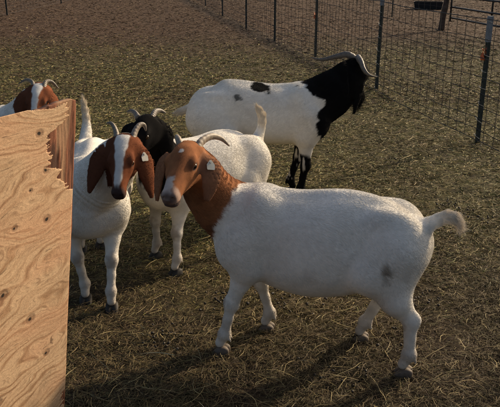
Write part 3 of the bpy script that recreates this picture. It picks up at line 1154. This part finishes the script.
def strands(name, n, yr, power, length, width, colf, mat, label, seedd, lift=.02, upright=.12, xr=1.0, patch=None, K=5, curl=.2):
    """a tangle of flat curved blades lying on the ground, denser near the camera"""
    r = np.random.default_rng(seedd)
    u = r.random(n)
    y0, y1 = yr
    e = 1 - power
    y = (y0 ** e + u * (y1 ** e - y0 ** e)) ** (1 / e) if abs(e) > 1e-3 else y0 * (y1 / y0) ** u
    x = r.uniform(-1, 1, n) * (.62 + .62 * y) * xr
    if patch is not None:
        k = r.random(n) < patch(x, y)
        x, y = x[k], y[k]
        n = len(x)
    z = ground_height(x, y) + r.random(n) ** 2 * lift
    a = r.uniform(0, 2 * math.pi, n)
    bend = r.normal(0, curl, n) * 3
    far = np.maximum(1, y / 3.2)
    L = length[0] + (length[1] - length[0]) * r.random(n) ** 2.2
    W = r.uniform(*width, n) * far ** .75 * .5
    L = L * far ** .35
    pit = np.abs(r.normal(0, upright, n))
    t = np.linspace(0, 1, K)
    pts = np.zeros((n, K, 3))
    cur = np.stack([x, y, z], 1)
    pts[:, 0] = cur
    for k in range(1, K):
        ak = a + bend * (t[k] - .5) + r.normal(0, .12, n)
        pk = pit * (1 - 2.0 * t[k]) + r.normal(0, .05, n)
        st = (L / (K - 1))[:, None] * np.stack([np.cos(ak) * np.cos(pk), np.sin(ak) * np.cos(pk), np.sin(pk)], 1)
        cur = cur + st
        pts[:, k] = cur
    g = ground_height(pts[:, :, 0], pts[:, :, 1])
    pts[:, :, 2] = np.maximum(pts[:, :, 2], g + .0015)
    T = np.gradient(pts, axis=1)
    roll = r.normal(0, .7, n)
    side = np.cross(T, V(0, 0, 1))
    side /= np.linalg.norm(side, axis=2)[..., None] + 1e-9
    nrm = np.cross(side, T)
    nrm /= np.linalg.norm(nrm, axis=2)[..., None] + 1e-9
    wv = side * np.cos(roll)[:, None, None] + nrm * np.sin(roll)[:, None, None]
    prof = np.interp(t, [0, .15, .7, 1], [.7, 1, .9, .25])[None, :, None]
    wv = wv * (W[:, None, None] * prof)
    verts = np.stack([pts - wv, pts + wv], 2).reshape(-1, 3)      # n,K,2
    base = (np.arange(n) * K * 2)[:, None]
    q = np.array([[2 * k, 2 * k + 1, 2 * k + 3, 2 * k + 2] for k in range(K - 1)])
    faces = (base[:, :, None] + q[None]).reshape(-1, 4)
    col = np.repeat(colf(r, x, y, n), K * 2, 0)
    o = mesh_obj(name, verts, faces, mat, None, True, col)
    tag(o, label, kind='stuff')
    return o


def patchn(x, y, f, s):
    return fbm(np.stack([x, y, 0 * x], 1), f, 3, s)


def build_droppings():
    r = np.random.default_rng(77)
    import itertools
    th = [(math.sin(a) * math.cos(b), math.sin(a) * math.sin(b), math.cos(a)) for a in (0.01, .8, 1.57, 2.34, 3.13) for b in np.arange(6) * math.pi / 3]
    th = np.array(th)
    fq = np.array([(i * 6 + j, i * 6 + (j + 1) % 6, (i + 1) * 6 + (j + 1) % 6, (i + 1) * 6 + j) for i in range(4) for j in range(6)])
    vs, fs, n = [], [], 0
    for c in range(34):
        y = r.uniform(2.0, 7.5)
        x = r.uniform(-1, 1) * (.5 + .45 * y)
        for k in range(r.integers(6, 26)):
            px, py = x + r.normal(0, .07), y + r.normal(0, .07)
            z = float(ground_height(np.array([px]), np.array([py]))[0]) + .012 + r.random() * .008
            Rm = np.array(Matrix.Rotation(r.uniform(0, 6), 3, 'Z') @ Matrix.Rotation(r.normal(0, .4), 3, 'Y'))
            vs.append((th * V(.0085, .0055, .0055) * r.uniform(.8, 1.15)) @ Rm.T + V(px, py, z))
            fs.append(fq + n * 30)
            n += 1
    tag(mesh_obj('goat_droppings', np.concatenate(vs), np.concatenate(fs), flat_mat('droppings', (.022, .016, .011), .6), None),
        'small dark goat droppings scattered over the litter', kind='stuff')


def build_litter():
    def cmix(r, n, cols, w):
        k = r.choice(len(cols), n, p=np.array(w) / sum(w))
        return np.array(cols)[k] * r.uniform(.75, 1.18, (n, 1))

    def c1(r, x, y, n):
        c = cmix(r, n, [(.29, .215, .095), (.19, .135, .06), (.09, .060, .030), (.15, .13, .05), (.36, .28, .15)], [1.8, 3.6, 5, 2.8, .25])
        near = sstep(4.4, 2.3, y + 1.2 * (patchn(x, y, .8, 9) - .5))[:, None]  # litter colour darkens towards the camera
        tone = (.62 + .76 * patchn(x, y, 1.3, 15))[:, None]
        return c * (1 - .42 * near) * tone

    def c2(r, x, y, n):
        return (.62 + .76 * patchn(x, y, 1.1, 25))[:, None] * cmix(r, n, [(.165, .165, .045), (.26, .215, .065), (.085, .095, .028), (.36, .275, .10)], [4, 4, 2.5, 2.5])

    def c3(r, x, y, n):
        return cmix(r, n, [(.40, .32, .16), (.30, .24, .11), (.46, .38, .22)], [3, 4, .7])

    def c4(r, x, y, n):
        return cmix(r, n, [(.10, .058, .030), (.14, .088, .045), (.07, .042, .022), (.20, .14, .07)], [4, 2, 3, .8])
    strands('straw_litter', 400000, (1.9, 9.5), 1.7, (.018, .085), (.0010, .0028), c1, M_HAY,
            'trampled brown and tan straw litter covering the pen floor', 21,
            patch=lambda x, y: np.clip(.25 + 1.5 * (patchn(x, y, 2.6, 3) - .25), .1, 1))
    strands('short_grass', 300000, (2.9, 18.0), 1.35, (.02, .06), (.0016, .0036), c2, M_GRASSB,
            'olive and yellowed trampled grass in the middle of the pen', 22, upright=.35,
            patch=lambda x, y: np.clip(sstep(3.0, 4.6, y) * sstep(16.5, 9.5, y + 5 * (patchn(x, y, .5, 8) - .5)) * (.25 + 1.8 * (patchn(x, y, .9, 5) - .3)), .03, 1))
    strands('loose_straw', 3800, (1.9, 9.0), 1.5, (.05, .20), (.0013, .0026), c3, M_HAY,
            'long pale straw stalks scattered loose over the litter', 23, lift=.03, upright=.18, K=8, curl=.28)
    strands('dry_mulch', 150000, (8.0, 40.0), 1.1, (.03, .07), (.0016, .003), c4, M_HAY,
            'brown dry mulch and stubble on the far bare earth', 24, upright=.2, lift=.012)


# ------------------------------------------------------------------ plywood sheet
def build_board():
    T = at(76, 98, 2.09)                      # far top corner
    Lp = at(0, 117, 1.826)                    # a point on the top edge nearer the camera
    Bt = at(63.5, 432, 2.02)
    Bt = T + (Bt - T) * (T[2] / (T[2] - Bt[2]))        # down to the ground
    d = unit(Lp - T)
    Wd, Hd = 1.0, np.linalg.norm(Bt - T)
    dn = (Bt - T) / Hd
    nrm = unit(np.cross(dn, d))
    if nrm[0] < 0: nrm = -nrm
    E = empty('plywood_sheet', (T[0] + d[0] * .5, T[1] + d[1] * .5, 0))
    tag(E, 'weathered plywood sheet with peeling top veneer standing upright at the left', 'board')
    off = np.array(E.location)

    def pt(s, t, z=0.0):
        s, t = np.asarray(s, float), np.asarray(t, float)
        z = np.asarray(z, float)
        return T + d * s[..., None] + dn * t[..., None] + nrm * z[..., None] - off
    # core sheet (the reddish crossband layer shows where the veneer is gone)
    ns, ntt = 260, 420
    S_, T_ = np.meshgrid(np.linspace(0, Wd, ns), np.linspace(0, Hd, ntt), indexing='ij')
    p3 = np.stack([S_ * 1.0, T_, 0 * S_], -1).reshape(-1, 3)
    fib = fbm(p3 * V(1, .045, 1), 240, 3, 1)
    fib2 = fbm(p3 * V(1, .12, 1), 60, 3, 2)
    topn = (fbm(np.stack([S_[:, 0], 0 * S_[:, 0], 0 * S_[:, 0]], 1), 25, 3, 4) - .5) * .020
    ed = (fbm(np.stack([T_[0], 0 * T_[0], 0 * T_[0]], 1), 9, 4, 5) - .5) * .012
    tt = T_ + (topn[:, None] + .004) * np.exp(-T_ / .02)
    ss = S_ + ed[None, :] * np.exp(-S_ / .01)
    z = (fib.reshape(S_.shape) - .5) * .006 + (fib2.reshape(S_.shape) - .5) * .003
    c = mixc(np.tile(V(.065, .022, .012), (len(p3), 1)), np.tile(V(.23, .085, .042), (len(p3), 1)), sstep(.38, .62, fib * .6 + fib2 * .4))
    c = mixc(c, np.tile(V(.42, .25, .14), (len(p3), 1)), .65 * sstep(.55, .68, fbm(p3 * V(1, .10, 1), 45, 3, 19)))
    c = mixc(c, np.tile(V(.05, .025, .016), (len(p3), 1)), .7 * sstep(.62, .74, fbm(p3 * V(1, .25, 1), 28, 3, 8)))
    front = pt(ss, tt, z).reshape(-1, 3)
    back = pt(ss, tt, 0 * z - .016).reshape(-1, 3)
    i = np.arange(ns * ntt).reshape(ns, ntt)
    fq = np.stack([i[:-1, :-1], i[1:, :-1], i[1:, 1:], i[:-1, 1:]], -1).reshape(-1, 4)
    nb = ns * ntt
    rim = np.concatenate([i[:, 0], i[-1, 1:], i[-2::-1, -1], i[0, -2:0:-1]])
    rq = np.stack([rim, np.roll(rim, -1), np.roll(rim, -1) + nb, rim + nb], 1)
    faces = np.concatenate([fq, fq[:, ::-1] + nb, rq[:, ::-1]])
    mw = attr_mat('plywood', .78, .3, 160, .16, (420, .35, .002))
    mesh_obj('ply_core', np.concatenate([front, back]), faces, mw, E, True, np.concatenate([c, c * .8]))

    # face veneer with a torn edge
    ns, ntt = 480, 760
    S_, T_ = np.meshgrid(np.linspace(.0, Wd, ns), np.linspace(0, Hd, ntt), indexing='ij')
    p3 = np.stack([S_, T_, 0 * S_], -1).reshape(-1, 3)
    s, t = p3[:, 0], p3[:, 1]
    # grain runs mostly along the sheet, drooping; knots bend it
    knots = [(.155, .075, .013), (.125, .190, .012), (.185, .235, .007), (.115, .345, .014), (.245, .33, .010), (.285, .52, .015),
             (.175, .645, .016), (.10, .80, .012), (.30, .86, .012),  (.42, .3, .014), (.5, .62, .015), (.6, .18, .012), (.7, .8, .014), (.8, .4, .013), (.9, 1.0, .012), (.45, .95, .011), (.34, .12, .011)]
    q = np.stack([s * 1.2, t * 3.0, 0 * s], 1)
    g = t * 1.0 - s * (.16 + .42 * t) + .16 * (fbm(q, 2.2, 3, 3) - .5) * 2 + .030 * (fbm(q, 9, 2, 4) - .5) * 2
    kd = np.full(len(s), 9.0)
    for (a, b, r) in knots:
        dx, dy = (s - a) / 1.25, (t - b)
        rr = np.sqrt(dx * dx + dy * dy)
        g = g + np.sign(dy + .001) * -1.0 * r * 1.4 * np.exp(-(rr / (r * 2.6)) ** 2) * np.exp(-np.abs(dx) * 4)
        kd = np.minimum(kd, rr / r)
    warp = fbm(q, 5, 3, 7)
    ring = np.sin(g * 215 + warp * 6.0)
    ring2 = np.sin(g * 52 + warp * 9.0)
    band = sstep(-.2, 1.0, ring) * (.35 + .65 * sstep(-.6, .6, ring2))
    streak = fbm(np.stack([s * .8 + t * .1, g * 6, 0 * s], 1), 60, 3, 9)
    light, mid_, dark = V(.57, .385, .23), V(.32, .17, .08), V(.17, .085, .042)
    c = mixc(np.tile(light, (len(s), 1)), np.tile(mid_, (len(s), 1)), .72 * band)
    c = mixc(c, np.tile(dark, (len(s), 1)), .5 * sstep(.55, .75, streak) + .35 * sstep(.80, 1.0, ring) * sstep(.2, .8, ring2))
    c = mixc(c, np.tile(V(.55, .30, .17), (len(s), 1)), .5 * sstep(.45, .75, fbm(q, 3, 3, 12)))
    c = mixc(c, np.tile(V(.36, .23, .13), (len(s), 1)), .3 * sstep(.52, .72, fbm(np.stack([s * 2, g * 7, 0 * s], 1), 4, 4, 44)))
    # grey weathering in patches, darker towards the foot
    wz = fbm(p3, 7, 4, 14)
    c = mixc(c, np.tile(V(.17, .125, .08), (len(s), 1)), .75 * sstep(.85, 1.25, t + .4 * (wz - .5)) + .12 * sstep(.5, .8, wz))
    kk = sstep(1.25, .7, kd)
    c = mixc(c, np.tile(V(.15, .072, .036), (len(s), 1)), kk * .5)
    c = mixc(c, np.tile(V(.02, .012, .008), (len(s), 1)), sstep(.45, .30, kd + .25 * (vnoise(p3, 140, 3) - .5)))
    # hairline checks
    ck = sstep(.74, .79, fbm(np.stack([s * .35, g * 5, 0 * s], 1), 55, 2, 31))
    c = mixc(c, np.tile(V(.06, .035, .02), (len(s), 1)), ck * .6)
    z = .0032 + (streak - .5) * .0010 - kk * .0010 + (fbm(q, 3, 2, 5) - .5) * .004
    # veneer missing: a strip along the far edge in the upper third, a splintered notch at the top
    jag = (fbm(np.stack([s * 1.0, t * 6, 0 * s], 1), 5, 3, 17) - .5)
    jag2 = (fbm(np.stack([s * .9, g * 9, 0 * s], 1), 14, 2, 18) - .5)
    tj = t + .010 * jag
    wlim = np.interp(tj, [0, .03, .05, .07, .085, .12, .19, .196, .205, .23, .245, .27, .28, .285], [.04, .055, .062, .075, .115, .125, .12, .085, .072, .09, .058, .045, .01, -.03])
    wlim = wlim * .86
    miss = s < wlim + .045 * jag + .040 * jag2
    miss |= (t < .010 + .05 * jag - .10 * np.abs(s - .10))
    low = np.interp(t, [.95, 1.0, 1.08, 1.15, Hd], [-.02, .03, .018, .07, .10])
    miss |= s < low + .05 * jag2 - .01
    miss |= (s < .004)
    front = pt(S_, T_, z.reshape(S_.shape)).reshape(-1, 3)
    i = np.arange(ns * ntt).reshape(ns, ntt)
    fq = np.stack([i[:-1, :-1], i[1:, :-1], i[1:, 1:], i[:-1, 1:]], -1).reshape(-1, 4)
    fq = fq[~miss[fq].any(1)]
    used = np.zeros(len(front), bool)
    used[fq] = True
    mp = np.cumsum(used) - 1
    o = mesh_obj('veneer', front[used], mp[fq], mw, E, True, c[used])
    md = o.modifiers.new('thick', 'SOLIDIFY')
    md.thickness = .0026
    # make the thickness grow inwards whatever the winding
    pn = np.cross(front[fq[0][1]] - front[fq[0][0]], front[fq[0][2]] - front[fq[0][0]])
    md.offset = -1 if pn @ nrm > 0 else 1


# ------------------------------------------------------------------ fences
M_POST = flat_mat('painted_post', (.022, .032, .030), .6, nscale=30, amt=.4)
M_RUST = flat_mat('rusty_wire', (.035, .032, .030), .6, .3, nscale=20, amt=.4)
M_GALV = flat_mat('galvanised_wire', (.55, .54, .50), .4, .7, nscale=20)
M_CAP = flat_mat('pale_sleeve', (.17, .19, .22), .6, nscale=40)
M_FLAG = flat_mat('orange_tape', (.55, .13, .04), .6, nscale=50)
M_WOOD = flat_mat('old_fence_wood', (.085, .058, .042), .9, nscale=18, amt=.45)
M_PIPE = flat_mat('dark_pipe', (.05, .052, .055), .5, .5, nscale=15)


def tpost(x, y, h, parent, lean=(0, 0), clips=7, cap=None, flag=None, wire_dir=(1, 0)):
    mb = MB()
    wd = unit([wire_dir[0], wire_dir[1], 0])
    pd = V(-wd[1], wd[0], 0)
    R = np.array([wd, pd, [0, 0, 1]])
    g = float(ground_height(np.array([x]), np.array([y]))[0]) - .05
    b = V(x, y, g)
    top = V(x + lean[0], y + lean[1], h)
    ax = unit(top - b)
    ex = unit(wd - ax * (wd @ ax))
    ey = np.cross(ax, ex)
    R = np.array([ex, ey, ax])
    c = (b + top) / 2
    hl = np.linalg.norm(top - b) / 2
    mb.box(c, (.019, .0025, hl), R)
    mb.box(c + ey * -.0195, (.0025, .0165, hl), R)
    k = 0.06
    while k < 2 * hl:
        mb.box(b + ax * k + ey * .0055, (.006, .003, .007), R)
        k += .055
    post = mb.build('fence_post', M_POST, parent)
    if cap:
        m2 = MB()
        m2.box(top - ax * cap / 2 + ey * -.008, (.024, .017, cap / 2), R)
        m2.build('post_sleeve', M_CAP, post)
    if clips:
        for i in range(clips):
            m3 = MB()
            zz = .06 + (h - .10) * i / (clips - 1)
            p = b + ax * (zz - g)
            jit = rng.uniform(-.02, .02, 4)
            m3.tube([p - ex * (.055 + jit[0]) + V(0, 0, -.012 + jit[1] * .5), p + ey * .012, p + ex * (.05 + jit[2]) + V(0, 0, .016 + jit[3] * .5)], .0024, 5)
            m3.build('wire_clip', M_GALV, post)
    if flag:
        m4 = MB()
        p = b + ax * flag
        vs, fs = [], []
        for j in range(7):
            for i in range(5):
                a, bb = i / 4, j / 6
                vs.append(p + ey * .02 + ex * (.01 + (a - .4) * .05 * (1 - .3 * bb)) + V(0, 0, -.10 * bb) + ey * .012 * math.sin(a * 4 + bb * 5))
        for j in range(6):
            for i in range(4):
                fs.append((j * 5 + i, j * 5 + i + 1, j * 5 + i + 6, j * 5 + i + 5))
        m4.add(vs, fs)
        fo = m4.build('marker_tape', M_FLAG, post, True)
        mdd = fo.modifiers.new('thick', 'SOLIDIFY')
        mdd.thickness = .0008
    return post


def wire_mesh(pts, h, parent, stay=.20, hz=None, r=.0017, name='wire_mesh', mat=None):
    """woven field wire through a list of ground points"""
    mb = MB()
    hz = hz or [.04, .13, .23, .34, .46, .60, .76, .93, h]
    segs = [(np.array(a), np.array(b)) for a, b in zip(pts[:-1], pts[1:])]
    for k, z in enumerate(hz):
        line = []
        for a, b in segs:
            n = max(3, int(np.linalg.norm(b - a) / .35))
            for i in range(n):
                t = i / n
                p = a + (b - a) * t
                sag = -.012 * math.sin(math.pi * t) + float(rng.normal(0, .004))
                line.append(V(p[0] + float(rng.normal(0, .004)), p[1], z + sag))
        p = segs[-1][1]
        line.append(V(p[0], p[1], z))
        mb.tube(line, r * (1.35 if k in (0, len(hz) - 1) else 1), 4)
    for a, b in segs:
        L = np.linalg.norm(b - a)
        n = int(L / stay)
        for i in range(1, n):
            p = a + (b - a) * (i / n)
            off = float(rng.normal(0, .003))
            line = [V(p[0] + off * math.sin(q * 2), p[1] + off, z) for q, z in enumerate(hz)]
            mb.tube(line, r, 4)
    return mb.build(name, mat or M_RUST, parent)


def build_fences():
    # side fence of the pen, running away from the right to the far left
    bases = [ground_at(476, 142), ground_at(375, 92), ground_at(314.5, 57), ground_at(274, 43), ground_at(245.5, 29.5), ground_at(222, 17.5), ground_at(205, 6)]
    d = unit(bases[0] - bases[1])
    bases = [bases[0] + d * 5.2, bases[0] + d * 2.6] + bases + [bases[-1] + (bases[-1] - bases[-2]) * .7, bases[-1] + (bases[-1] - bases[-2]) * 1.5]
    E = empty('wire_fence', (bases[2][0], bases[2][1], 0))
    tag(E, 'woven wire fence on dark metal posts running along the right side of the pen', 'fence')
    off = np.array(E.location)
    for i, b in enumerate(bases):
        x, y = b[0] - off[0], b[1] - off[1]
        nd = unit(bases[min(i + 1, len(bases) - 1)] - bases[max(i - 1, 0)])
        po = tpost(b[0], b[1], 1.17 if i != 2 else 1.12, E, lean=((.015, 0) if i == 3 else (.0, 0)), clips=8 if i < 4 else 0,
                   cap=(.22 if i == 2 else .12 if i == 3 else None), flag=(.90 if i == 2 else .78 if i == 4 else None), wire_dir=nd[:2])
        po.location = (-off[0], -off[1], 0)
    side = V(-.03, 0, 0)
    w = wire_mesh([b + side for b in bases], 1.10, E, .165, r=.0030)
    w.location = (-off[0], -off[1], 0)
    # far fence on the left
    F = empty('wire_fence', (-7, 21, 0))
    tag(F, 'distant wire fence with thin dark posts in the far left corner', 'fence')
    fb = [ground_at(-70, 24), ground_at(7, 15), ground_at(61, 3), ground_at(100, -6), ground_at(130, -12)]
    for b in fb:
        po = tpost(b[0], b[1], 1.2, F, clips=0, wire_dir=(.4, .9))
        po.location = (7, -21, 0)
    w = wire_mesh(fb, 1.12, F, .3, r=.002)
    w.location = (7, -21, 0)
    # far wire fence behind the side fence on the right
    F = empty('wire_fence', (4, 19, 0))
    tag(F, 'far wire fence crossing behind the pen at the upper right', 'fence')
    fb = [ground_at(357, 4), ground_at(392, 17), ground_at(441, 26), ground_at(500, 36), ground_at(560, 46)]
    for b in fb[:2]:
        po = tpost(b[0], b[1], 1.25, F, clips=0, wire_dir=(1, -.3))
        po.location = (-4, -19, 0)
    w = wire_mesh(fb[:3], 1.1, F, .3, r=.002)
    w.location = (-4, -19, 0)
    # pipe corral panel with wooden end post
    P0, P1 = ground_at(445, 30), ground_at(540, 48)
    G = empty('pipe_gate', (P0[0], P0[1], 0))
    tag(G, 'dark pipe livestock panel hung on a leaning wooden post at the upper right', 'gate')
    o = np.array(G.location)
    mb = MB()
    a, b = P0 - o, P1 - o
    for k, z in enumerate((.28, .52, .76, 1.0, 1.25)):
        mb.tube([a + V(.1, 0, z), (a + b) / 2 + V(0, 0, z - .01), b + V(0, 0, z)], .021, 8)
    mb.build('rail', M_PIPE, G, True)
    for t in (.03, .5, 1.0):
        p = a + (b - a) * t
        mb = MB()
        mb.tube([p + V(.05, .03, .20), p + V(.05, .03, 1.30)], .022, 8)
        mb.build('upright', M_PIPE, G, True)
    mb = MB()
    n = 12
    ln = [a + V(-.10 + .16 * i / (n - 1) + .008 * math.sin(i * 1.7), 0, -.05 + 1.5 * i / (n - 1)) for i in range(n)]
    mb.tube(ln, [.075 - .012 * i / (n - 1) + .005 * math.sin(i * 2.3) for i in range(n)], 9)
    mb.build('wooden_post', M_WOOD, G, True)
    # second rail panel farther back
    P0, P1 = ground_at(372, -9), ground_at(505, 5)
    G = empty('pipe_gate', (P0[0], P0[1], 0))
    tag(G, 'far pipe livestock panel running along the top edge of the yard', 'gate')
    o = np.array(G.location)
    a, b = P0 - o, P1 - o
    mb = MB()
    for z in (.3, .6, .9, 1.2):
        mb.tube([a + V(0, 0, z), b + V(0, 0, z)], .025, 6)
    mb.build('rail', M_PIPE, G, True)
    for t in (0, .33, .66, 1.0):
        p = a + (b - a) * t
        mb = MB()
        mb.tube([p + V(0, .04, -.05), p + V(0, .04, 1.3)], .035, 7)
        mb.build('upright', M_PIPE, G, True)
    # black feed trough lying in the yard behind
    c = ground_at(428, 9)
    G = empty('feed_trough', (c[0], c[1], 0), -.25)
    tag(G, 'low black feed trough on bare earth beyond the fence', 'trough')
    mb = MB()
    out = [(-.42, -.16), (.42, -.16), (.42, .16), (-.42, .16)]
    vs = [(x, y, 0.0) for x, y in out] + [(x * 1.1, y * 1.2, .24) for x, y in out] + [(x * 1.04, y * 1.08, .24) for x, y in out] + [(x * .96, y * .9, .05) for x, y in out]
    fs = [(3, 2, 1, 0), (12, 13, 14, 15)]
    for lv in (0, 4, 8):
        for i in range(4):
            j = (i + 1) % 4
            fs.append((lv + i, lv + j, lv + 4 + j, lv + 4 + i))
    mb.add(vs, fs)
    mb.build('tub', flat_mat('black_rubber', (.012, .012, .013), .7), G)


build_ground()
build_litter()
build_droppings()
build_board()
build_fences()
build_goats()
